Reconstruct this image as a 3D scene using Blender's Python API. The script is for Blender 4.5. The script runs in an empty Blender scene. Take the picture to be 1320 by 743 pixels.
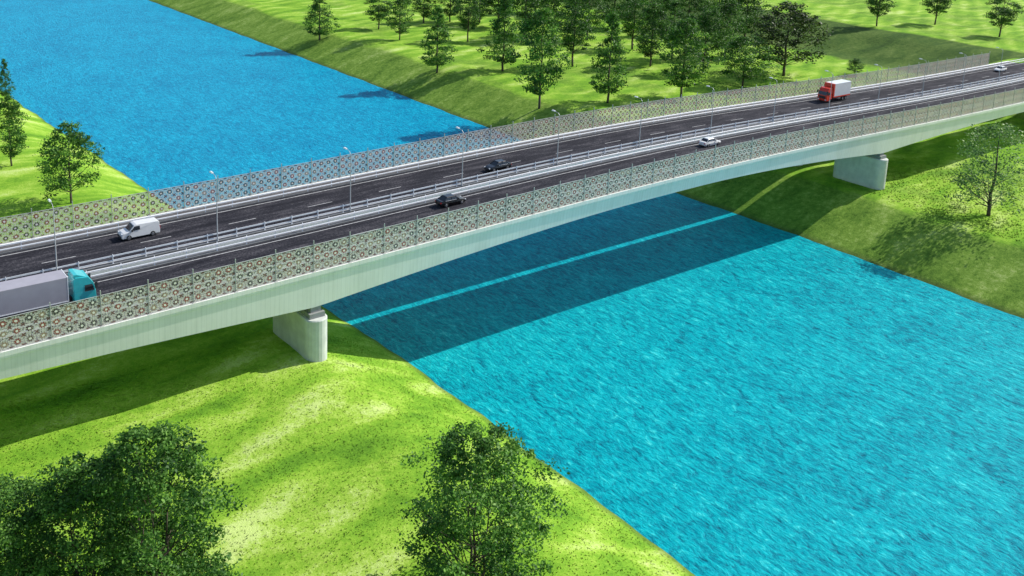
import bpy, math, random
import numpy as np
from mathutils import Vector, Matrix
random.seed(7); rng=np.random.default_rng(11)
S=bpy.context.scene; COL=S.collection
S.view_settings.view_transform='Standard'; S.view_settings.look='None'; S.view_settings.exposure=0

# ---------------------------------------------------------------- camera
F=1250.0; CX=660.0; CY=100.0; CAMH=67.4
r=math.radians(2.5); th=math.atan(265*math.cos(r)/F)
Zc=Vector((math.sin(r)*math.cos(th),math.cos(r)*math.cos(th),math.sin(th)))
Xc=Vector((1590,195.6,-1250)); Xc=(Xc-Zc*Xc.dot(Zc)).normalized()
Yc=Zc.cross(Xc)
cam=bpy.data.cameras.new('camera'); co=bpy.data.objects.new('camera',cam); COL.objects.link(co)
R=Matrix((Xc,Yc,Zc)).to_4x4()
co.matrix_world=Matrix.Translation((0,0,CAMH))@R
cam.sensor_width=36; cam.lens=36*F/1320; cam.shift_y=-(371.5-CY)/1320; cam.clip_end=12000; cam.clip_start=1
S.camera=co
def P(u,v,z):
    d=Vector((u-CX,CY-v,-F)); t=(z-CAMH)/d.dot(Zc)
    return Vector((d.dot(Xc)*t,d.dot(Yc)*t,z))
def proj(p):
    w=Vector((p[0],p[1],p[2]-CAMH)); c=Xc*w.x+Yc*w.y+Zc*w.z
    return CX+F*c.x/-c.z, CY-F*c.y/-c.z, -c.z

# ---------------------------------------------------------------- light
SD=Vector((1.2,-0.17,1.0)).normalized()
sun=bpy.data.lights.new('sun','SUN'); sun.energy=5.0; sun.angle=math.radians(.5); sun.color=(1,.96,.88)
so=bpy.data.objects.new('sun',sun); COL.objects.link(so); so.rotation_euler=SD.to_track_quat('Z','Y').to_euler(); so.location=(0,0,200)
W=bpy.data.worlds.new('World'); S.world=W; W.use_nodes=True
nt=W.node_tree; bg=nt.nodes['Background']; sk=nt.nodes.new('ShaderNodeTexSky'); sk.sky_type='NISHITA'; sk.sun_disc=False
sk.sun_elevation=math.asin(SD.z); sk.sun_rotation=math.atan2(SD.x,SD.y)
nt.links.new(sk.outputs[0],bg.inputs[0]); bg.inputs[1].default_value=.15

# ---------------------------------------------------------------- node helpers
class NB:
    def __init__(s,name):
        s.m=bpy.data.materials.new(name); s.m.use_nodes=True; s.t=s.m.node_tree; s.b=s.t.nodes['Principled BSDF']; s.out=s.t.nodes['Material Output']
    def n(s,t,**k):
        q=s.t.nodes.new(t)
        for a,b in k.items(): setattr(q,a,b)
        return q
    def l(s,a,b): s.t.links.new(a,b)
    def val(s,x,inp):
        if isinstance(x,(int,float)): inp.default_value=x
        elif isinstance(x,tuple): inp.default_value=x if len(x)==len(inp.default_value) else (*x,1)
        else: s.l(x,inp)
    def math(s,op,a,b=0.0,c=None):
        q=s.n('ShaderNodeMath',operation=op); s.val(a,q.inputs[0]); s.val(b,q.inputs[1])
        if c is not None: s.val(c,q.inputs[2])
        return q.outputs[0]
    def clamp01(s,x): return s.math('MINIMUM',s.math('MAXIMUM',x,0),1)
    def coord(s,scale=(1,1,1),rot=(0,0,0),kind='Object'):
        c=s.n('ShaderNodeTexCoord'); m=s.n('ShaderNodeMapping'); s.l(c.outputs[kind],m.inputs[0])
        m.inputs['Scale'].default_value=scale; m.inputs['Rotation'].default_value=rot; return m.outputs[0]
    def noise(s,vec,scale,detail=4,rough=.55,dist=0):
        q=s.n('ShaderNodeTexNoise'); s.l(vec,q.inputs['Vector']); q.inputs['Scale'].default_value=scale
        q.inputs['Detail'].default_value=detail; q.inputs['Roughness'].default_value=rough; q.inputs['Distortion'].default_value=dist
        return q.outputs['Fac']
    def ramp(s,f,stops):
        q=s.n('ShaderNodeValToRGB'); s.l(f,q.inputs[0]); e=q.color_ramp.elements
        while len(e)<len(stops): e.new(.5)
        for i,(p,c) in enumerate(stops): e[i].position=p; e[i].color=(*c,1)
        return q.outputs[0]
    def mix(s,f,a,b,mode='MIX'):
        q=s.n('ShaderNodeMix',data_type='RGBA',blend_type=mode); s.val(f,q.inputs[0]); s.val(a,q.inputs[6]); s.val(b,q.inputs[7]); return q.outputs[2]
    def bump(s,h,strength,dist=.1,norm=None):
        q=s.n('ShaderNodeBump'); s.l(h,q.inputs['Height']); q.inputs['Strength'].default_value=strength; q.inputs['Distance'].default_value=dist
        if norm: s.l(norm,q.inputs['Normal'])
        return q.outputs[0]
    def set(s,**k):
        for a,v in k.items():
            s.val(v,s.b.inputs[a.replace('_',' ')])
def mk(name,c,rough=.6,metal=0.,var=.15,scale=2.,bump=0.,spec=.5,coat=0.):
    b=NB(name); v=b.coord(); n=b.noise(v,scale,6,.6)
    lo=tuple(x*(1-var) for x in c); hi=tuple(min(1,x*(1+var)) for x in c)
    col=b.ramp(n,[(.3,lo),(.7,hi)]); b.l(col,b.b.inputs['Base Color'])
    b.set(Roughness=rough,Metallic=metal); b.b.inputs['Specular IOR Level'].default_value=spec; b.b.inputs['Coat Weight'].default_value=coat
    if bump: b.l(b.bump(b.noise(v,scale*6,4),bump,.02),b.b.inputs['Normal'])
    return b.m
M={}
# grass
def grass_mat(name,tuft=False):
    b=NB(name); v=b.coord()
    big=b.noise(v,.045,3); mid=b.noise(b.coord((.30,1,1),(0,0,.45)),.17,4,.5,.7); fine=b.noise(v,.9,6,.8); vf=b.noise(v,4.5,4,.75)
    px=b.n('ShaderNodeSeparateXYZ'); b.l(v,px.inputs[0])
    # mown swaths
    wv=b.n('ShaderNodeTexWave'); b.l(b.coord((1,1,1),(0,0,math.radians(62))),wv.inputs['Vector']); wv.inputs['Scale'].default_value=.045; wv.inputs['Distortion'].default_value=1.6; wv.inputs['Detail'].default_value=2; wv.inputs['Detail Scale'].default_value=.6
    s=b.math('ADD',b.math('MULTIPLY',big,.14),b.math('MULTIPLY',mid,.36)); s=b.math('ADD',s,b.math('MULTIPLY',fine,.26)); s=b.math('ADD',s,b.math('MULTIPLY',vf,.19)); s=b.math('ADD',s,b.math('MULTIPLY',wv.outputs['Fac'],.05))
    col=b.ramp(s,[(.38,(.09,.22,.018)),(.45,(.16,.34,.026)),(.50,(.235,.43,.036)),(.55,(.35,.53,.07)),(.61,(.53,.67,.21))])
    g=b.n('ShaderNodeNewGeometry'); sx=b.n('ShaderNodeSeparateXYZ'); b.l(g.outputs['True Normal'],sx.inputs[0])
    west=b.clamp01(b.math('MULTIPLY',b.math('SUBTRACT',b.math('MULTIPLY',sx.outputs[0],-1),.13),7))  # shade of slopes facing away from the sun, painted as darker olive grass
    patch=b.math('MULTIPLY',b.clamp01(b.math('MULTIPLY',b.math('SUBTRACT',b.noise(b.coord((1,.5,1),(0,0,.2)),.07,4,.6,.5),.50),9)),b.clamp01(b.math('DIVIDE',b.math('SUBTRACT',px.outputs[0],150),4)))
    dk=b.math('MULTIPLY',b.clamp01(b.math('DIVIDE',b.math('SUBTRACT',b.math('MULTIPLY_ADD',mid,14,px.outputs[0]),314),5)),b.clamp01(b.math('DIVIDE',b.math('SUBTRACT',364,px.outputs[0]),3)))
    q=b.math('ADD',b.math('MULTIPLY',fine,.5),b.math('ADD',b.math('MULTIPLY',mid,.3),b.math('MULTIPLY',vf,.2)))
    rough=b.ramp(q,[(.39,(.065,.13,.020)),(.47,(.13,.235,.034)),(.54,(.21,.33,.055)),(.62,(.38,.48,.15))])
    dike_shade=b.ramp(q,[(.38,(.02,.05,.012)),(.5,(.05,.10,.02)),(.64,(.13,.19,.045))])  # shaded side of the dike, put into the ground colour as dark green
    if not tuft:
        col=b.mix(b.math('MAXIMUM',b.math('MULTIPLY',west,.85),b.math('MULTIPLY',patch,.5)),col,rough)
        pz=b.clamp01(b.math('DIVIDE',b.math('SUBTRACT',.6,px.outputs[2]),.5)); col=b.mix(b.math('MULTIPLY',pz,.6),col,(.07,.09,.035))
    col=b.mix(b.math('MULTIPLY',dk,.92),col,dike_shade)
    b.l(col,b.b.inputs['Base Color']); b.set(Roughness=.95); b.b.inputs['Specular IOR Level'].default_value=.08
    if tuft:
        cx=b.n('ShaderNodeCombineXYZ'); cx.inputs[2].default_value=1; b.l(cx.outputs[0],b.b.inputs['Normal'])
    else: b.l(b.bump(b.math('ADD',fine,b.math('MULTIPLY',vf,.5)),.5,.28),b.b.inputs['Normal'])
    return b.m
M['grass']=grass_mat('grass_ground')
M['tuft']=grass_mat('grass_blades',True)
# water
b=NB('canal_water')
v1=b.coord((1,.38,1),(0,0,math.radians(-30))); v2=b.coord((1,.45,1),(0,0,math.radians(24))); v0=b.coord()
n1=b.noise(v1,1.3,5,.72,.7); n2=b.noise(v2,3.2,4,.7,.5); n3=b.noise(v0,.04,3); n4=b.noise(v1,.25,3,.6,.5)
h=b.math('ADD',n1,b.math('MULTIPLY',n2,.5))
s=b.math('ADD',b.math('MULTIPLY',n1,.50),b.math('MULTIPLY',n2,.28)); s=b.math('ADD',s,b.math('MULTIPLY',n3,.08)); s=b.math('ADD',s,b.math('MULTIPLY',n4,.14))
col=b.ramp(s,[(.37,(.0,.10,.16)),(.44,(.0,.235,.32)),(.50,(.0,.37,.45)),(.56,(.003,.49,.55)),(.64,(.10,.74,.74))])
px=b.n('ShaderNodeSeparateXYZ'); b.l(v0,px.inputs[0]); fy=b.clamp01(b.math('DIVIDE',b.math('SUBTRACT',px.outputs[1],105),90))
col=b.mix(b.math('MULTIPLY',fy,.9),col,b.ramp(s,[(.38,(.0,.13,.30)),(.47,(.0,.24,.44)),(.54,(.0,.34,.55)),(.63,(.02,.50,.72))]))
b.l(col,b.b.inputs['Base Color']); b.set(Roughness=.38,IOR=1.33); b.b.inputs['Specular IOR Level'].default_value=.12
b.l(b.bump(h,.85,.4),b.b.inputs['Normal']); M['water']=b.m
# leaves
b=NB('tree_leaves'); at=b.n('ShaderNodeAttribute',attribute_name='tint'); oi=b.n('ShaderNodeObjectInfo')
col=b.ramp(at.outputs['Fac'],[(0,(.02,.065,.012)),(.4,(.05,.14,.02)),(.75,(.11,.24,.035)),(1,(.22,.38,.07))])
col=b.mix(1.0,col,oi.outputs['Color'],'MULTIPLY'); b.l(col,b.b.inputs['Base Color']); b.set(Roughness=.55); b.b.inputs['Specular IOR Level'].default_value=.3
tr=b.n('ShaderNodeBsdfTranslucent'); b.l(col,tr.inputs[0]); ms=b.n('ShaderNodeMixShader'); ms.inputs[0].default_value=.35
b.l(b.b.outputs[0],ms.inputs[1]); b.l(tr.outputs[0],ms.inputs[2]); b.l(ms.outputs[0],b.out.inputs[0]); M['leaf']=b.m
M['bark']=mk('bark',(.09,.07,.05),.9,var=.4,scale=4,bump=.5)
b=NB('pale_concrete'); n=b.noise(b.coord((1,1,.2)),.5,6,.65); n2=b.noise(b.coord(),.2,4)
px=b.n('ShaderNodeSeparateXYZ'); b.l(b.coord(),px.inputs[0]); jn=b.math('LESS_THAN',b.math('FRACT',b.math('DIVIDE',px.outputs[0],.6)),.2)
st_=b.noise(b.coord((2.2,2.2,.06)),1.0,3,.6)
s=b.math('ADD',b.math('MULTIPLY',n,.35),b.math('ADD',b.math('MULTIPLY',n2,.35),b.math('MULTIPLY',st_,.3)))
cc=b.ramp(s,[(.34,(.74,.75,.69)),(.5,(.86,.86,.81)),(.66,(.93,.93,.89))]); cc=b.mix(b.math('MULTIPLY',jn,.13),cc,(.45,.48,.44))
b.l(cc,b.b.inputs['Base Color']); b.set(Roughness=.7); b.l(b.bump(n,.1,.05),b.b.inputs['Normal']); M['conc']=b.m
M['pierc']=mk('pier_concrete',(.60,.62,.58),.8,var=.14,scale=.7,bump=.2)
M['walk']=mk('walkway_concrete',(.10,.10,.105),.85,var=.25,scale=.8,bump=.2)
M['kerb']=mk('kerb_stone',(.15,.155,.16),.8,var=.2,scale=1.5)
b=NB('asphalt'); n=b.noise(b.coord((.15,1,1)),.9,5,.6); n2=b.noise(b.coord(),3.6,5,.9)
s=b.math('ADD',b.math('MULTIPLY',n,.40),b.math('MULTIPLY',n2,.60))
b.l(b.ramp(s,[(.40,(.009,.009,.014)),(.51,(.026,.026,.034)),(.60,(.095,.09,.10))]),b.b.inputs['Base Color']); b.set(Roughness=.95); b.b.inputs['Specular IOR Level'].default_value=.2; b.l(b.bump(n2,.4,.03),b.b.inputs['Normal']); M['asph']=b.m
M['line']=mk('road_paint',(.46,.46,.46),.7,var=.35,scale=3)
M['galv']=mk('white_galvanised_steel',(.86,.88,.91),.5,0,var=.05,scale=2)
M['postst']=mk('post_steel',(.55,.55,.52),.5,.1,var=.1)
M['bear']=mk('bearing_concrete',(.28,.29,.28),.8,var=.15)
M['pole']=mk('lamp_pole_steel',(.55,.57,.58),.5,.2,var=.1)
M['tyre']=mk('tyre_rubber',(.02,.02,.02),.85,var=.2,scale=8)
M['rim']=mk('wheel_rim',(.45,.46,.48),.35,.8,var=.1)
M['glass']=mk('dark_glass',(.015,.02,.025),.08,0,var=.2,spec=.8)
M['dark']=mk('dark_plastic',(.03,.03,.033),.6,var=.2)
M['white']=mk('white_paint',(.80,.80,.79),.3,0,var=.04,coat=.5)
M['black']=mk('black_paint',(.004,.004,.005),.25,0,var=.2,spec=.4,coat=.5)
M['teal']=mk('teal_paint',(.03,.46,.50),.3,0,var=.07,coat=.5)
M['red']=mk('red_paint',(.72,.05,.02),.3,0,var=.07,coat=.3)
M['tarp']=mk('grey_tarpaulin',(.36,.35,.40),.7,0,var=.06,scale=1,bump=.1)
M['lampw']=mk('lamp_lens',(.85,.87,.9),.3,var=.03)
M['redl']=mk('tail_lamp',(.5,.02,.02),.3,var=.1)
# noise-barrier panel: clear sheet printed with folk medallions and lace
b=NB('patterned_panel'); tc=b.n('ShaderNodeTexCoord'); oi=b.n('ShaderNodeObjectInfo')
dn=b.n('ShaderNodeTexNoise',noise_dimensions='4D'); b.l(tc.outputs['Object'],dn.inputs['Vector']); dn.inputs['Scale'].default_value=1.6; dn.inputs['Detail'].default_value=4
b.l(b.math('MULTIPLY',oi.outputs['Random'],40),dn.inputs['W'])
vm=b.n('ShaderNodeVectorMath',operation='MULTIPLY_ADD'); b.l(dn.outputs['Color'],vm.inputs[0]); vm.inputs[1].default_value=(.25,.25,.25); b.l(tc.outputs['Object'],vm.inputs[2])
sp=b.n('ShaderNodeSeparateXYZ'); b.l(vm.outputs[0],sp.inputs[0])
CWX,CWZ=1.22,1.14
def cell(off,px,pz,oz):
    x=b.math('SUBTRACT',b.math('FRACT',b.math('DIVIDE',b.math('ADD',sp.outputs[0],10*px+off),px)),.5)
    z=b.math('SUBTRACT',b.math('FRACT',b.math('DIVIDE',b.math('ADD',sp.outputs[2],10*pz+oz),pz)),.5)
    rr=b.math('SQRT',b.math('ADD',b.math('MULTIPLY',x,x),b.math('MULTIPLY',z,z))); a=b.math('ARCTAN2',z,x)
    return rr,a
def band(rr,lo,hi): return b.math('MULTIPLY',b.math('GREATER_THAN',rr,lo),b.math('LESS_THAN',rr,hi))
r1,a1=cell(0,CWX,CWZ,-.1); pet=b.math('MULTIPLY',b.math('COSINE',b.math('MULTIPLY',a1,8)),.06)
flower=b.math('LESS_THAN',b.math('ADD',r1,pet),.25); core=b.math('LESS_THAN',r1,.12)
ring=b.math('MULTIPLY',band(r1,.34,.45),b.math('GREATER_THAN',b.math('COSINE',b.math('MULTIPLY',a1,12)),-.2))
r2,a2=cell(CWX/2,CWX,CWZ,CWZ/2-.1); star=b.math('LESS_THAN',b.math('ADD',r2,b.math('MULTIPLY',b.math('COSINE',b.math('MULTIPLY',a2,4)),.07)),.15)
wn=b.n('ShaderNodeTexWhiteNoise',noise_dimensions='4D')
cb=b.n('ShaderNodeCombineXYZ'); b.l(b.math('FLOOR',b.math('DIVIDE',b.math('ADD',sp.outputs[0],10*CWX),CWX)),cb.inputs[0]); b.l(b.math('FLOOR',b.math('DIVIDE',b.math('ADD',sp.outputs[2],10*CWZ-.1),CWZ)),cb.inputs[2])
b.l(cb.outputs[0],wn.inputs['Vector']); b.l(oi.outputs['Random'],wn.inputs['W'])
lat=b.noise(b.coord(kind='Object'),5,4,.75)
base=b.mix(b.clamp01(b.math('MULTIPLY',b.math('SUBTRACT',lat,.33),3)),(.46,.40,.32),(.98,.93,.82))
fl=b.ramp(wn.outputs['Value'],[(0,(.38,.10,.07)),(.36,(.34,.09,.07)),(.40,(.07,.065,.06)),(.66,(.07,.065,.06)),(.72,(.42,.30,.20))])
c1=b.mix(ring,base,(.95,.90,.80)); c2=b.mix(flower,c1,fl); c3=b.mix(core,c2,(.98,.93,.84)); c4=b.mix(star,c3,(.22,.10,.08))
b.l(c4,b.b.inputs['Base Color']); b.set(Roughness=.5)
al=b.math('MAXIMUM',b.math('MAXIMUM',b.math('MULTIPLY',flower,.85),b.math('MULTIPLY',star,.75)),b.math('MULTIPLY',ring,.60)); al=b.math('MAXIMUM',al,b.clamp01(b.math('MULTIPLY_ADD',b.math('GREATER_THAN',lat,.51),.48,.12)))
b.l(al,b.b.inputs['Alpha'])
M['panel']=b.m

# ---------------------------------------------------------------- mesh helpers
def fast(name,v,f,mat,parent=None,attr=None,smooth=False):
    v=np.asarray(v,dtype=np.float32); f=np.asarray(f,dtype=np.int32); m,k=f.shape
    me=bpy.data.meshes.new(name); me.vertices.add(len(v)); me.vertices.foreach_set('co',v.ravel())
    me.loops.add(m*k); me.loops.foreach_set('vertex_index',f.ravel()); me.polygons.add(m); me.polygons.foreach_set('loop_start',np.arange(0,m*k,k,dtype=np.int32))
    me.update(calc_edges=True)
    if smooth: me.polygons.foreach_set('use_smooth',np.ones(m,dtype=bool))
    if attr is not None:
        a=me.attributes.new('tint','FLOAT','POINT'); a.data.foreach_set('value',np.asarray(attr,dtype=np.float32))
    me.materials.append(mat)
    return me
def link(name,me,parent=None,loc=(0,0,0),rot=(0,0,0)):
    o=bpy.data.objects.new(name,me); COL.objects.link(o); o.parent=parent; o.location=loc; o.rotation_euler=rot; return o
class MB:
    def __init__(s): s.v=[]; s.f=[]
    def add(s,v,f): n=len(s.v); s.v+=[tuple(p) for p in v]; s.f+=[tuple(i+n for i in q) for q in f]; return s
    def box(s,x0,x1,y0,y1,z0,z1):
        return s.add([(x0,y0,z0),(x1,y0,z0),(x1,y1,z0),(x0,y1,z0),(x0,y0,z1),(x1,y0,z1),(x1,y1,z1),(x0,y1,z1)],
          [(0,3,2,1),(4,5,6,7),(0,1,5,4),(1,2,6,5),(2,3,7,6),(3,0,4,7)])
    def frus(s,b0,b1,z0,z1):
        v=[(b0[0],b0[2],z0),(b0[1],b0[2],z0),(b0[1],b0[3],z0),(b0[0],b0[3],z0),(b1[0],b1[2],z1),(b1[1],b1[2],z1),(b1[1],b1[3],z1),(b1[0],b1[3],z1)]
        return s.add(v,[(0,3,2,1),(4,5,6,7),(0,1,5,4),(1,2,6,5),(2,3,7,6),(3,0,4,7)])
    def tube(s,p0,p1,r0,r1,n=8):
        p0=Vector(p0);p1=Vector(p1); d=(p1-p0).normalized(); a=d.orthogonal().normalized(); c=d.cross(a); v=[]
        for p,rr in((p0,r0),(p1,r1)):
            for i in range(n):
                t=2*math.pi*i/n; v.append(p+(a*math.cos(t)+c*math.sin(t))*rr)
        return s.add(v,[(i,(i+1)%n,n+(i+1)%n,n+i) for i in range(n)]+[tuple(range(n-1,-1,-1)),tuple(range(n,2*n))])
    def loft(s,rings,cap=True):
        n=len(rings[0]); v=[p for rg in rings for p in rg]; f=[]
        for j in range(len(rings)-1):
            for i in range(n): f.append((j*n+i,j*n+(i+1)%n,(j+1)*n+(i+1)%n,(j+1)*n+i))
        if cap: f.append(tuple(range(n-1,-1,-1))); f.append(tuple((len(rings)-1)*n+i for i in range(n)))
        return s.add(v,f)
    def prism(s,prof,hw):
        a=[(x,-hw(z),z) for x,z in prof]; c=[(x,hw(z),z) for x,z in prof]; return s.loft([a,c])
    def mesh(s,name,mat,smooth=False):
        me=bpy.data.meshes.new(name); me.from_pydata(s.v,[],s.f); me.update(); me.materials.append(mat)
        import bmesh
        bm=bmesh.new(); bm.from_mesh(me); bmesh.ops.recalc_face_normals(bm,faces=bm.faces); bm.to_mesh(me); bm.free()
        if smooth:
            for p in me.polygons: p.use_smooth=True
        return me
    def build(s,name,mat,parent=None,bevel=0,smooth=False,loc=(0,0,0)):
        o=link(name,s.mesh(name,mat,smooth),parent,loc)
        if bevel: m=o.modifiers.new('bevel','BEVEL'); m.width=bevel; m.segments=2; m.limit_method='ANGLE'
        return o
def thing(name,label,cat,loc=(0,0,0),rz=0,group=None):
    o=bpy.data.objects.new(name,None); COL.objects.link(o); o.location=loc; o.rotation_euler=(0,0,rz); o['label']=label; o['category']=cat
    if group: o['group']=group
    return o
def struct(o,label,cat): o['kind']='structure'; o['label']=label; o['category']=cat; return o

# ---------------------------------------------------------------- terrain
PX=(52.4,181.)
def zd(x): return 17.4+1.9*np.exp(-((np.asarray(x,dtype=float)-130)/75.)**2)
def zdf(x): return float(zd(x))
YL=[-1000,0,60,103,193,286,500,1000,4000]; XL=[75,69.5,68.7,68,62,56.7,46,18,-150]
YR=[-1000,0,60,104,199,468,1000,4000]; XR=[165,159,158,158,153.8,152.7,150,120]
def wob(x,y,k,s): return np.sin(x*k+s)*np.cos(y*k*1.3+s*2)+.6*np.sin((x+y)*k*1.9+s*3)+.4*np.cos((x-y*1.4)*k*3.1+s)
def dist_bank(x,y):
    return np.interp(y,YL,XL)-x, x-np.interp(y,YR,XR)
def terrain(x,y):
    x=np.asarray(x,dtype=float); y=np.asarray(y,dtype=float)
    dl,dr=dist_bank(x,y); left=dl>dr; d=np.maximum(dl,dr)
    d=d+.18*wob(x,y,.23,1.)
    lin=np.where(left,d*6.2/14.5,d*6.4/17)
    top=6.2; k=np.where(left,.9,.30)
    z=-np.log(np.exp(-np.clip((lin-top)/k,-60,60))+1)*k+top
    z=np.maximum(z,-3)
    land=np.clip((d-4)/14,0,1)
    z=z+land*(.15*wob(x,y,.085,2.)+.035*wob(x,y,.31,.5))
    ph=(y*.82+x*.57)*2*math.pi/8.5+1.1*np.sin(x*.08-y*.05)
    z=z+np.where(left,land*(.10*np.sin(ph)),land*.15*np.sin(d*2*math.pi/19+.5*np.sin(y*.05)))
    z=z+.9*np.exp(-((x-PX[0]+2)/9)**2-((y-103)/12)**2)
    q=np.clip((x-316)/46,0,1); z=z+5.0*q*q*(3-2*q)
    core=np.abs(y-116.4)-17.5
    dx=np.minimum(298-x,x+30)
    dd=np.hypot(np.maximum(core,0),np.maximum(dx,0))
    e=zd(x)-.12-np.maximum(dd,0)/2.0
    return np.maximum(z,e)
xs=np.concatenate([np.linspace(-3000,-120,14),np.arange(-100,0,5),np.arange(0,200,1.),np.arange(200,440,3),np.arange(440,1000,20),np.linspace(1000,5000,16)])
ys=np.concatenate([np.linspace(-1500,-30,14),np.arange(0,130,1.),np.arange(130,320,2),np.arange(320,700,8),np.linspace(700,5000,20)])
gx,gy=np.meshgrid(xs,ys); gz=terrain(gx,gy); nx,ny=len(xs),len(ys)
idx=np.arange(nx*ny).reshape(ny,nx)
fc=np.stack([idx[:-1,:-1],idx[:-1,1:],idx[1:,1:],idx[1:,:-1]],-1).reshape(-1,4)
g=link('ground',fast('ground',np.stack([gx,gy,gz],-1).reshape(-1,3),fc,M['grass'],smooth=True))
struct(g,'bright green grassy ground and canal banks on both sides of the water','ground')
mb=MB(); mb.add([(-3000,-1500,0),(5000,-1500,0),(5000,5000,0),(-3000,5000,0)],[(0,1,2,3)])
struct(mb.build('water',M['water']),'turquoise rippled water of the wide straight canal','water')

# grass tufts (uncountable)
def tufts(n,x0,x1,y0,y1,h,w,cond):
    x=rng.uniform(x0,x1,n); y=rng.uniform(y0,y1,n); k=cond(x,y); x=x[k]; y=y[k]; m=len(x); z=terrain(x,y)-.03
    V=[]
    for j in range(3):
        a=rng.uniform(0,2*math.pi,m); hh=h*rng.uniform(.5,1.3,m); ln=rng.uniform(.3,1.1,m)*hh; a2=rng.uniform(0,2*math.pi,m)
        p=np.stack([x,y,z],-1); dx=np.stack([np.cos(a)*w,np.sin(a)*w,0*a],-1)
        V.append(np.stack([p-dx,p+dx,p+np.stack([np.cos(a2)*ln,np.sin(a2)*ln,hh],-1)],1))
    return np.concatenate(V).reshape(-1,3)
inl=lambda x,y: dist_bank(x,y)[0]>.6
inr=lambda x,y: dist_bank(x,y)[1]>18
tv=np.concatenate([tufts(24000,12,69,45,112,.12,.06,inl),tufts(9000,157,215,50,112,.20,.10,inr)])
go=link('grass',fast('grass',tv,np.arange(len(tv)).reshape(-1,3),M['tuft']))
go['kind']='stuff'; go['label']='short tufts of green grass on the canal banks'; go['category']='grass'

# ---------------------------------------------------------------- bridge
XA,XB=-28.,300.
N0,N1=101.2,115.35; G0,G1=116.7,131.6
def depth(x):
    d=min(abs(x-PX[0]),abs(x-PX[1])); return 2.45+2.15*max(0,1-d/56.)**1.7
bridge=thing('road_bridge','long pale concrete road bridge crossing the turquoise canal','bridge',(0,0,0))
def sweep(sec,xa,xb,step=2.):
    n=max(2,int(round((xb-xa)/step))+1); mb=MB(); mb.loft([[(x,y,z) for y,z in sec(x)] for x in np.linspace(xa,xb,n)]); return mb
def girder(y0,y1,outer):
    def sec(x):
        z=zdf(x); D=depth(x)
        if outer<0: return [(y0,z-.05),(y1,z-.05),(y1,z-.4),(y1-.25,z-.55),(y1-.6,z-D),(y0+.30,z-D),(y0+.12,z-.62),(y0,z-.55)]
        return [(y0,z-.05),(y1,z-.05),(y1,z-.55),(y1-.3,z-.62),(y1-.55,z-D),(y0+.6,z-D),(y0+.25,z-.55),(y0,z-.4)]
    return sweep(sec,XA,XB)
girder(N0,N1,-1).build('girder',M['conc'],bridge)
girder(G0,G1,1).build('girder',M['conc'],bridge)
for k_,px_ in enumerate(PX):
    gz0=float(terrain(px_,108))-2.5; top=zdf(px_)-depth(px_)-(1.35 if k_==0 else 1.1)
    for (a,c) in ((N0-.9,N0+10.8),(G0+3.5,G1-.5)):
        mb=MB(); hw=1.5; rings=[]
        for z,e in ((gz0,0),(top-.12,0),(top,-.1)):
            rg=[]
            for i in range(12): t=math.pi*i/11; rg.append((px_+(hw+e)*math.cos(t),c-hw+(hw+e)*math.sin(t),z))
            for i in range(12): t=math.pi+math.pi*i/11; rg.append((px_+(hw+e)*math.cos(t),a+hw+(hw+e)*math.sin(t),z))
            rings.append(rg)
        mb.loft(rings); pr=mb.build('pier',M['pierc'],bridge)
        for yy in (a+2.2,c-2.2):
            q=MB(); q.box(px_-1.05,px_+1.05,yy-1.3,yy+1.3,top-.01,top+.65); q.box(px_-.7,px_+.7,yy-.9,yy+.9,top+.64,zdf(px_)-depth(px_)+.05)
            q.build('bearing',M['bear'],pr)
for xa,xb in ((XA-3,XA+3),(XB-3,XB+3)):
    q=MB(); q.box(xa,xb,99.5,133.3,3,zdf(xa)-3.0); q.box(xa if xa<0 else xb-1.5,xa+1.5 if xa<0 else xb,99.5,133.3,zdf(xa)-3.0,zdf(xa)-.3); q.build('abutment',M['pierc'],bridge)
for y0,y1 in ((N0,N0+.35),(G1-.35,G1)):
    sweep(lambda x,y0=y0,y1=y1:[(y0-.06,zdf(x)-.3),(y1,zdf(x)-.3),(y1,zdf(x)+.22),(y0-.06,zdf(x)+.22)],XA,XB).build('edge_beam',M['conc'],bridge)
for y0,y1 in ((103.95,104.3),(114.1,114.7),(117.4,118.0),(128.4,128.75)):
    sweep(lambda x,y0=y0,y1=y1:[(y0,zdf(x)-.1),(y1,zdf(x)-.1),(y1,zdf(x)+.15),(y0,zdf(x)+.15)],XA,XB).build('kerb',M['kerb'],bridge)
def sheet(xa,xb,y0,y1,off,mb=None,step=2.):
    mb=mb or MB(); n=max(2,int(math.ceil((xb-xa)/step))+1); X=np.linspace(xa,xb,n); v=[]
    for x in X: v+=[(x,y0,zdf(x)+off),(x,y1,zdf(x)+off)]
    return mb.add(v,[(2*i,2*i+2,2*i+3,2*i+1) for i in range(n-1)])
for nm,y0,y1,lb in (('near',104.3,114.1,'dark asphalt carriageway on the side of the bridge nearer the viewer'),('far',118.0,128.4,'dark asphalt carriageway on the far side of the bridge')):
    struct(sheet(-120,900,y0,y1,.0).build('road',M['asph']),lb,'road')
for y0,y1 in ((N0+.35,103.95),(128.75,G1-.35)):
    struct(sheet(XA,XB,y0,y1,-.01).build('walkway',M['walk']),'grey concrete service walkway along the %s barrier of the bridge'%('nearer' if y0<110 else 'far'),'walkway')
for y0,y1,lb in ((114.7,N1-.02,'near'),(G0+.02,117.4,'far')):
    struct(sheet(XA,XB,y0,y1,-.01).build('walkway',M['walk']),'narrow dark median strip behind the guardrail of the %s carriageway'%lb,'walkway')
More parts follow.
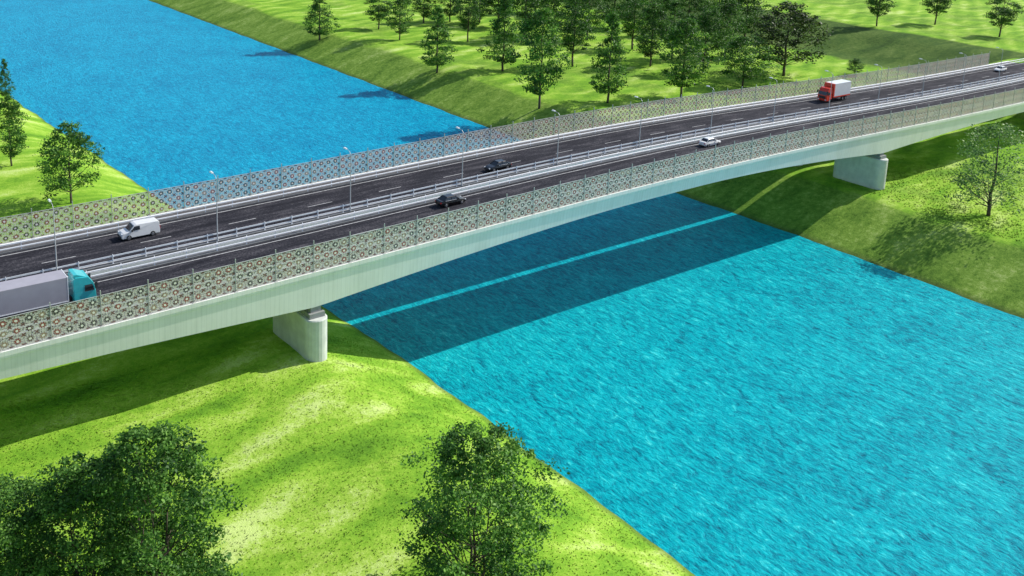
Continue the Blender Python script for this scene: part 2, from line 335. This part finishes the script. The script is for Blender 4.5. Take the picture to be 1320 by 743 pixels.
for y0,lb in ((104.3,'near'),(118.0,'far')):
    mb=MB(); y1=y0+ (9.8 if y0<110 else 10.4)
    sheet(-120,900,y0+.5,y0+.68,.006,mb); sheet(-120,900,y1-.68,y1-.5,.006,mb)
    struct(mb.build('edge_line',M['line']),'white painted edge lines of the %s carriageway'%lb,'road marking')
    mb=MB(); m0=(y0+y1)/2 + (.4 if y0<110 else -.4)
    x=-118.
    while x<880: sheet(x,x+4,m0-.075,m0+.075,.006,mb); x+=12
    struct(mb.build('lane_line',M['line']),'dashed white lane line down the middle of the %s carriageway'%lb,'road marking')

# guard rails
def guardrail(y,label,side):
    t=thing('guardrail',label,'guardrail',(0,y,0),0,'guardrails along the carriageways')
    for z0,z1 in ((.42,.60),(1.0,1.2)):
        def sec(x,z0=z0,z1=z1):
            z=zdf(x); s=side
            return [(.0,z+z0),(.05*s,z+z0+.04),(.0,z+(z0+z1)/2),(.05*s,z+z1-.04),(0,z+z1),(-.05*s,z+z1),(-.05*s,z+z0)]
        sweep(sec,XA,XB+40,4.).build('rail',M['galv'],t)
    pm=MB(); pm.box(-.05,.05,-.04,.04,0,1.19); pm.box(-.09,.09,-.07,.07,0,.03); me=pm.mesh('post',M['galv'])
    x=XA+1
    while x<XB+38:
        link('post',me,t,(x,-.09*side,zdf(x)+(.15 if x<XB else -.1))); x+=4
guardrail(104.12,'white steel guardrail between the near carriageway and the near patterned barrier',1)
guardrail(114.35,'white steel guardrail on the median edge of the near carriageway',-1)
guardrail(117.75,'white steel guardrail on the median edge of the far carriageway',1)
guardrail(128.58,'white steel guardrail between the far carriageway and the far patterned barrier',-1)

# patterned noise barriers
pb=MB(); pb.box(-2.44,2.44,-.02,.02,.0,3.4); PANEL=pb.mesh('panel',M['panel'])
pp=MB(); pp.box(-.04,.04,-.06,.06,-.05,4.1); pp.box(-.2,.2,-.2,.2,-.02,.04); BPOST=pp.mesh('post',M['postst'])
def barrier(y,xa,xb,label):
    t=thing('noise_barrier',label,'noise barrier',(0,y,0),0,'patterned noise barriers along the bridge')
    for z0,z1 in ((.24,.31),(3.72,3.77)):
        sweep(lambda x,z0=z0,z1=z1:[(-.04,zdf(x)+z0),(.04,zdf(x)+z0),(.04,zdf(x)+z1),(-.04,zdf(x)+z1)],xa,xb,5.).build('rail',M['postst'],t)
    x=xa
    while x<=xb+.1:
        link('post',BPOST,t,(x,0,zdf(x)+.22))
        if x+5<=xb+.1:
            sl=(zdf(x+5)-zdf(x))/5; link('panel',PANEL,t,(x+2.5,0,zdf(x+2.5)+.32),(0,-math.atan(sl),0))
        x+=5
barrier(N0+.18,-28,297,'tall translucent barrier with folk medallion pattern on the near edge of the bridge')
barrier(G1-.18,-28,287,'tall translucent barrier with folk medallion pattern on the far edge of the bridge')

# street lamps
lp=MB(); lp.tube((0,0,0),(0,0,8.6),.085,.045,8); lp.tube((0,0,0),(0,0,.5),.14,.12,8); LPOLE=lp.mesh('pole',M['pole'])
la=MB(); la.tube((0,0,8.5),(0,.4,8.9),.04,.035,6); la.tube((0,.4,8.9),(0,1.3,9.0),.035,.03,6); LARM=la.mesh('arm',M['pole'])
lh=MB(); lh.frus((-.15,.15,1.2,2.0),(-.10,.10,1.25,1.9),8.96,9.12); LHEAD=lh.mesh('lamp_head',M['lampw'])
ords=['first','second','third','fourth','fifth','sixth','seventh','eighth','ninth','tenth','eleventh','twelfth','thirteenth','fourteenth']
for i in range(14):
    x=26.5+19.8*i
    t=thing('street_lamp','slim white street lamp on the bridge median, %s from the left'%ords[i],'street lamp',(x,117.55,zdf(x)+.15),0,'street lamps along the median')
    link('pole',LPOLE,t); link('arm',LARM,t); link('lamp_head',LHEAD,t)

# ---------------------------------------------------------------- vehicles
def wheel(parent,x,y,rad,w):
    s=1 if y>0 else -1
    m=MB(); m.tube((0,-w/2,0),(0,w/2,0),rad,rad,18); t=m.build('wheel',M['tyre'],parent,bevel=.03,loc=(x,y-s*w/2,rad))
    m=MB(); m.tube((0,s*w*.40,0),(0,s*(w/2+.015),0),rad*.62,rad*.55,14); m.tube((0,s*w*.5,0),(0,s*(w/2+.04),0),rad*.18,rad*.15,8); m.build('rim',M['rim'],t)
def car(x,y,fwd,paint,label,roofmat=None):
    t=thing('car',label,'car',(x,y,zdf(x)+.004),0 if fwd>0 else math.pi)
    secs=[(-2.32,.74,.36,.62,.84),(-2.2,.84,.26,.62,.97),(-1.3,.91,.2,.62,1.0),(0,.92,.2,.62,.98),(1.0,.92,.2,.60,.94),(1.75,.88,.22,.56,.82),(2.15,.80,.26,.5,.70),(2.32,.68,.32,.46,.58)]
    m=MB(); m.loft([[(X,-w*.93,a),(X,-w,b_),(X,-w*.88,c),(X,w*.88,c),(X,w,b_),(X,w*.93,a)] for X,w,a,b_,c in secs]); m.build('body',paint,t,bevel=.05,smooth=False)
    m=MB(); m.frus((-1.76,.98,-.80,.80),(-1.14,.32,-.61,.61),.95,1.42); m.build('window',M['glass'],t,bevel=.03)
    m=MB(); m.frus((-1.22,.40,-.65,.65),(-1.10,.26,-.56,.56),1.405,1.49)
    for s in (-1,1):
        for (xa,xb) in ((-1.78,-1.18),(-.36,-.40),(1.0,.36)):
            m.tube((xa,s*.81,.96),(xb,s*.62,1.42),.045,.04,6)
    m.build('roof',roofmat or paint,t)
    for X in (-1.4,1.42):
        for yy in (-.92,.92): wheel(t,X,yy,.34,.22)
    for s in (-1,1):
        q=MB(); q.box(2.14,2.26,s*.62-.14,s*.62+.14,.55,.69); q.build('headlight',M['lampw'],t)
        q=MB(); q.box(-2.33,-2.2,s*.66-.13,s*.66+.13,.66,.82); q.build('tail_light',M['redl'],t)
        q=MB(); q.box(.55,.75,s*.92-.08,s*.92+.10,.95,1.07); q.build('mirror',paint,t)
        if paint is M['black']:
            q=MB(); q.box(-1.5,.62,s*.845-.012,s*.845+.012,.95,.985); q.build('trim',M['galv'],t)
    q=MB(); q.box(2.18,2.34,-.45,.45,.3,.44); q.build('grille',M['dark'],t)
    return t
def van(x,y,fwd,label):
    t=thing('van',label,'van',(x,y,zdf(x)+.004),0 if fwd>0 else math.pi)
    hw=lambda z: .95 if z<1.1 else .95-.13*(z-1.1)/.9
    prof=[(-2.45,.35),(-2.5,.8),(-2.42,1.85),(-2.25,1.98),(.55,2.0),(.85,1.9),(1.55,1.2),(2.3,1.02),(2.5,.8),(2.52,.4),(2.4,.3)]
    m=MB(); m.prism(prof,hw); m.build('body',M['white'],t,bevel=.06)
    m=MB(); o=.02
    m.add([(.93+o,-.72,1.86),(.93+o,.72,1.86),(1.52+o,.80,1.26),(1.52+o,-.80,1.26)],[(0,1,2,3)]); m.build('windscreen',M['glass'],t)
    for s in (-1,1):
        q=MB(); q.add([(.15,s*(hw(1.25)+.012),1.25),(1.35,s*(hw(1.25)+.012),1.25),(.82,s*(hw(1.78)+.012),1.78),(.15,s*(hw(1.78)+.012),1.78)],[(0,1,2,3)]); q.build('side_window',M['glass'],t)
        q=MB(); q.box(2.32,2.5,s*.68-.17,s*.68+.17,.82,.98); q.build('headlight',M['lampw'],t)
        q=MB(); q.box(-2.53,-2.42,s*.82-.07,s*.82+.07,.85,1.3); q.build('tail_light',M['redl'],t)
        q=MB(); q.box(1.1,1.25,s*1.0-.1,s*1.0+.1,1.15,1.4); q.build('mirror',M['dark'],t)
    q=MB(); q.box(2.45,2.56,-.8,.8,.32,.6); q.build('bumper',M['dark'],t)
    for X in (-1.5,1.6):
        for yy in (-.96,.96): wheel(t,X,yy,.36,.24)
def cab(t,x0,x1,paint,h):
    m=MB(); m.prism([(x0,.75),(x0,h-.35),(x0+.2,h-.1),(x1-.75,h-.25),(x1-.25,h-1.0),(x1-.04,1.75),(x1,.95),(x1,.45),(x0+.9,.45),(x0+.9,.75)],lambda z:1.24 if z<2 else 1.24-.09*(z-2)/(h-2)); c=m.build('cab',paint,t,bevel=.06)
    m=MB(); m.add([(x1-.245,-1.06,h-1.02),(x1-.245,1.06,h-1.02),(x1-.02,1.12,1.80),(x1-.02,-1.12,1.80)],[(0,1,2,3)]); m.build('windscreen',M['glass'],c)
    for s in (-1,1):
        m=MB(); m.add([(x1-1.2,s*1.252,1.85),(x1-.2,s*1.252,1.85),(x1-.42,s*1.235,h-1.15),(x1-1.2,s*1.235,h-1.15)],[(0,1,2,3)]); m.build('side_window',M['glass'],c)
        m=MB(); m.box(x1-.15,x1+.1,s*1.36-.1,s*1.36+.1,2.1,2.8); m.build('mirror',M['dark'],c)
        m=MB(); m.box(x1-.1,x1+.03,s*.95-.2,s*.95+.2,.62,.85); m.build('headlight',M['lampw'],c)
    m=MB(); m.box(x1-.05,x1+.025,-.85,.85,.95,1.55); m.build('grille',M['dark'],c)
def lorry(xf,y,label):
    t=thing('lorry',label,'lorry',(xf,y,zdf(xf)+.004),0)
    m=MB(); m.box(-16.4,-2.95,-1.27,1.27,1.2,4.0); tr=m.build('trailer_box',M['tarp'],t,bevel=.06)
    m=MB(); m.box(-16.43,-2.9,-1.29,1.29,1.12,1.25); m.box(-2.99,-2.92,-1.29,1.29,1.2,4.02); m.box(-16.43,-16.36,-1.29,1.29,1.2,4.02)
    m.build('trailer_frame',M['galv'],t)
    m=MB(); m.box(-15.8,-.4,-.45,.45,.75,1.1); m.box(-8.8,-5.8,-1.15,-.9,.5,1.05); m.box(-8.8,-5.8,.9,1.15,.5,1.05); m.build('chassis',M['dark'],t)
    cab(t,-2.35,0,M['teal'],3.75)
    m=MB(); m.prism([(-2.3,3.55),(-2.3,3.98),(-1.9,3.95),(-.9,3.5)],lambda z:1.05); m.build('wind_deflector',M['teal'],t,bevel=.04)
    for X in (-1.3,-4.1,-11.6,-12.9,-14.2):
        for yy in (-1.24,1.24): wheel(t,X,yy,.5,.32)
def box_truck(xf,y,label):
    t=thing('truck',label,'truck',(xf,y,zdf(xf)+.004),math.pi)
    m=MB(); m.box(-9.4,-2.9,-1.28,1.28,1.1,4.3); m.build('cargo_box',M['white'],t,bevel=.04)
    m=MB(); m.box(-2.9,-2.4,-1.29,1.29,1.1,4.32); m.box(-9.42,-2.9,-1.295,1.295,1.02,1.3); m.build('box_trim',M['red'],t)
    m=MB(); m.box(-9.2,-.4,-.45,.45,.6,1.0); m.build('chassis',M['dark'],t)
    cab(t,-2.2,0,M['red'],3.6)
    for X in (-1.2,-6.6,-7.8):
        for yy in (-1.2,1.2): wheel(t,X,yy,.48,.32)
lorry(28.2,108.7,'articulated lorry with grey trailer and teal cab on the near carriageway')
van(38.6,125.2,-1,'white delivery van on the far carriageway at the left')
car(95.8,121.2,-1,M['black'],'black car on the far carriageway near the middle of the bridge')
car(79.9,112.0,1,M['black'],'black car on the near carriageway left of the other black car')
car(138.5,112.0,1,M['white'],'white car on the near carriageway right of the middle of the bridge')
box_truck(193.5,125.1,'box truck with red cab and white cargo box on the far carriageway')
car(281,125.,-1,M['white'],'small distant white car at the far right end of the bridge')

# ---------------------------------------------------------------- trees
TH=16.
def tree_template(seed,ncl,per,leaf,shape,R_,cb,clr,stems=1,sparse=0.,flat=.75):
    g=np.random.default_rng(seed); rd=random.Random(seed)
    t=g.uniform(0,1,ncl)
    if shape=='cone': t=t**1.25; env=(1-t)**.75*np.minimum(1,.45+t*4)
    elif shape=='oval': env=np.sin(np.pi*np.clip(.08+.9*t,0,1))**.6*np.where(t>.5,1-.25*(t-.5)*2,1)
    elif shape=='dome': t=t**1.15; env=np.sqrt(np.clip(1-(t*.97)**2.2,0,1))
    else: env=np.sqrt(np.clip(1-(np.clip(t,0,1)*1.0-.38)**2/.40,0.02,1))
    a=g.uniform(0,2*math.pi,ncl); lump=1+.20*np.sin(a*3+seed)+.13*np.sin(a*5+t*9)
    rr=R_*env*lump*(g.uniform(.12,1,ncl)**.55)*(1-sparse*g.uniform(0,.3,ncl))
    cz=cb*TH+(1-cb)*TH*t*.96; C=np.stack([rr*np.cos(a),rr*np.sin(a),cz],-1)
    cr=clr*g.uniform(.55,1.4,ncl)*(.65+.5*env)
    ctint=g.uniform(.15,.85,ncl)
    k=per; n=ncl*k
    L=g.normal(0,1,(ncl,k,3)); L/= (np.linalg.norm(L,axis=2,keepdims=True)+1e-6); L*=g.uniform(.2,1.25,(ncl,k,1))**.8
    L*=cr[:,None,None]*np.array([1.2,1.2,flat]); pos=(C[:,None,:]+L).reshape(-1,3)
    pos[:,2]=np.maximum(pos[:,2],cb*TH*.6)
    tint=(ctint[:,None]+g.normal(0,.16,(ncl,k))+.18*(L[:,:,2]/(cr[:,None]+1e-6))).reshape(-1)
    nrm=g.normal(0,1,(n,3)); nrm[:,2]=np.abs(nrm[:,2])+.35; nrm/=np.linalg.norm(nrm,axis=1,keepdims=True)
    w=g.normal(0,1,(n,3)); u=np.cross(nrm,w); u/=np.linalg.norm(u,axis=1,keepdims=True); v=np.cross(nrm,u)
    s=leaf*g.uniform(.6,1.3,(n,1)); Q=np.stack([pos-u*s*.5,pos+v*s*.3,pos+u*s*.5,pos-v*s*.3],1).reshape(-1,3)
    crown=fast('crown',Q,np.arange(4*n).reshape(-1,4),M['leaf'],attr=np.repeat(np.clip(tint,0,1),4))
    mb=MB(); r0=.24
    for sI in range(stems):
        ang=sI*2*math.pi/stems+rd.uniform(0,1); off=0 if stems==1 else .5; lean=0 if stems==1 else .14
        prev=Vector((off*math.cos(ang),off*math.sin(ang),-.4)); hh=TH*(.88 if stems==1 else rd.uniform(.6,.8)); rp=r0/(1 if stems==1 else 1.7)
        seg=7; pts=[prev]
        for i in range(1,seg+1):
            z=hh*i/seg; p=Vector((off*math.cos(ang)*(1+lean*z)+rd.uniform(-.12,.12),off*math.sin(ang)*(1+lean*z)+rd.uniform(-.12,.12),z)); rn=max(.03,r0*(1-i/seg*.9)/(1 if stems==1 else 1.7))
            mb.tube(pts[-1],p,rp,rn,7); pts.append(p); rp=rn
        for j in range(int((26 if stems==1 else 50)/stems)):
            c=C[rd.randrange(ncl)]; c=Vector(c); base=max(cb*TH*.8,c.z-math.hypot(c.x,c.y)*.7-1); base=min(base,hh*.9)
            f_=base/hh*seg; i=min(seg-1,int(f_)); q=pts[i].lerp(pts[i+1],f_-i); mid=q.lerp(c,.5)+Vector((0,0,-.25)); rb=max(.035,.08*(1-base/TH))
            mb.tube(q,mid,rb,rb*.65,5); mb.tube(mid,c,rb*.65,.02,5)
    trunk=mb.mesh('trunk',M['bark'],True)
    return trunk,crown,2*R_
T={'A':tree_template(1,110,62,.44,'oval',4.6,.16,.98,flat=.62),
   'B':tree_template(2,105,62,.42,'cone',4.8,.14,.92,flat=.6),
   'C':tree_template(3,135,62,.44,'round',5.4,.18,1.05,flat=.62),
   'D':tree_template(4,120,44,.34,'round',5.2,.12,1.15,sparse=.6),
   'E':tree_template(5,205,110,.29,'round',5.6,.05,.76,3,flat=.55),
   'F':tree_template(6,245,110,.29,'dome',5.8,.02,.78,3,flat=.55),
   'H':tree_template(9,235,110,.29,'dome',5.8,.02,.78,2,flat=.55),
   'G':tree_template(8,100,62,.42,'oval',3.8,.22,.90,flat=.62)}
def ground_hit(u,v):
    z=6.
    for _ in range(60):
        p=P(u,v,z); z=.6*z+.4*float(terrain(p.x,p.y))
    return Vector((p.x,p.y,z))
def tree(u,v,vt,w,kind,label,tone=(1,1,1),group=None,name='tree'):
    p=ground_hit(u,v); lo,hi=1.,60.
    for _ in range(30):
        m=(lo+hi)/2
        if proj((p.x,p.y,p.z+m))[1]>vt: lo=m
        else: hi=m
    H=lo; d=proj((p.x,p.y,p.z+H/2))[2]; wid=w*d/F
    tr_,cr_,tw=T[kind]; t=thing(name,label,'bush' if name=='bush' else 'tree',p,random.uniform(0,6.28),group)
    for nm,me in (('trunk',tr_),('crown',cr_)):
        o=link(nm,me,t); o.scale=(wid/tw,wid/tw,H/TH); o.color=(*tone,1)
DK=(.75,.85,.78); DD=(.55,.44,.52); LT=(1.15,1.22,1.0); MD=(.95,1.05,.9); FG=(.95,1.05,.95)
FB='trees on the far bank beyond the bridge'
TL=[
(412,52,-14,50,'B','conical green tree standing alone, leftmost on the far canal bank',MD),
(488,38,-12,32,'G','slim tree second from the left on the far canal bank',DK),
(515,52,-8,36,'A','slender tree third from the left on the far canal bank',MD),
(563,94,6,58,'B','isolated conical tree near the far bank slope with a bare lower trunk',LT),
(546,30,-22,40,'A','tree partly cut off at the top edge behind the isolated conical tree',DK),
(603,54,-20,34,'G','narrow dark tree just right of the isolated conical tree',DK),
(618,30,-45,42,'B','tall background tree above the narrow dark tree, cut by the top edge',DK),
(648,92,-8,62,'B','tall green tree behind and left of the tallest front row tree',MD),
(695,140,8,66,'A','tallest front row tree closest to the far barrier, bright green',LT),
(738,86,-12,48,'G','dark slim tree between the two front row trees',DK),
(783,133,12,64,'B','dense conical front row tree right of the tallest front row tree',MD),
(757,52,-30,52,'A','background tree rising above the dark slim tree',DK),
(815,64,-18,44,'G','slim background tree right of the dense conical front row tree',MD),
(838,86,2,50,'A','green tree halfway between the dense conical tree and the oval roadside tree',DK),
(878,126,22,66,'A','oval tree just above the far barrier, right in the front row',MD),
(906,94,8,56,'C','broad tree behind the oval roadside tree',DK),
(934,74,-4,54,'A','tree behind the low round tree beside the barrier',DK),
(957,112,44,68,'C','low round tree touching the far barrier beside the dark reddish tree',MD),
(1010,98,2,92,'C','broad dark purplish tree, widest on the far bank',DD),
(676,52,-35,54,'A','background tree directly above the tallest front row tree',DK),
(712,44,-38,52,'C','background tree among the dense cluster at the top centre',DK),
(790,38,-38,54,'A','background tree cut by the top edge above the dense conical tree',DK),
(852,46,-24,50,'B','conical background tree above the gap left of the oval roadside tree',MD),
(886,38,-28,54,'C','rounded background tree at the top edge left of the dark purplish tree',DK),
(960,52,-18,64,'A','background tree at the top edge just left of the dark purplish tree',DK),
(642,36,-40,46,'G','slim background tree left in the dense cluster at the top centre',DK),
(580,28,-26,40,'A','background tree at the top edge between the isolated conical tree and the cluster',DK),
(690,18,-50,50,'B','farthest tree of the cluster above the tallest front row tree',DK),
(738,20,-48,52,'A','farthest tree of the cluster above the dark slim tree',DK),
(828,22,-44,52,'C','farthest tree of the cluster, right of the dense conical tree top',DK),
(866,76,0,44,'G','slim tree tucked between the oval roadside tree and its left neighbour',DK),
(925,28,-34,54,'C','farthest tree of the cluster, above the broad tree behind the roadside tree',DK),
(1130,34,-30,34,'G','thin tree at the top edge above the road bend, first right of the dark tree',DK),
(1205,32,-30,34,'G','thin tree at the top edge on the sunny meadow, above the end of the barrier',DK),
(1288,48,-14,36,'G','thin tree on the meadow in the top right corner',DK),
]
for a in TL: tree(*a,group=FB)
tree(1101,97,75,20,'C','small rounded bush beside the far barrier near the red truck',DK,name='bush')
tree(92,262,158,72,'C','round green tree on the left bank beyond the bridge, largest of the three there',MD)
tree(15,214,122,46,'A','tree on the left bank at the left edge, middle of the three there',MD)
tree(8,130,74,22,'B','small farthest tree on the left bank at the left edge',DK)
tree(1274,278,158,112,'D','sparse greyish green tree on the right bank in front of the bridge',(2.0,1.6,2.6))
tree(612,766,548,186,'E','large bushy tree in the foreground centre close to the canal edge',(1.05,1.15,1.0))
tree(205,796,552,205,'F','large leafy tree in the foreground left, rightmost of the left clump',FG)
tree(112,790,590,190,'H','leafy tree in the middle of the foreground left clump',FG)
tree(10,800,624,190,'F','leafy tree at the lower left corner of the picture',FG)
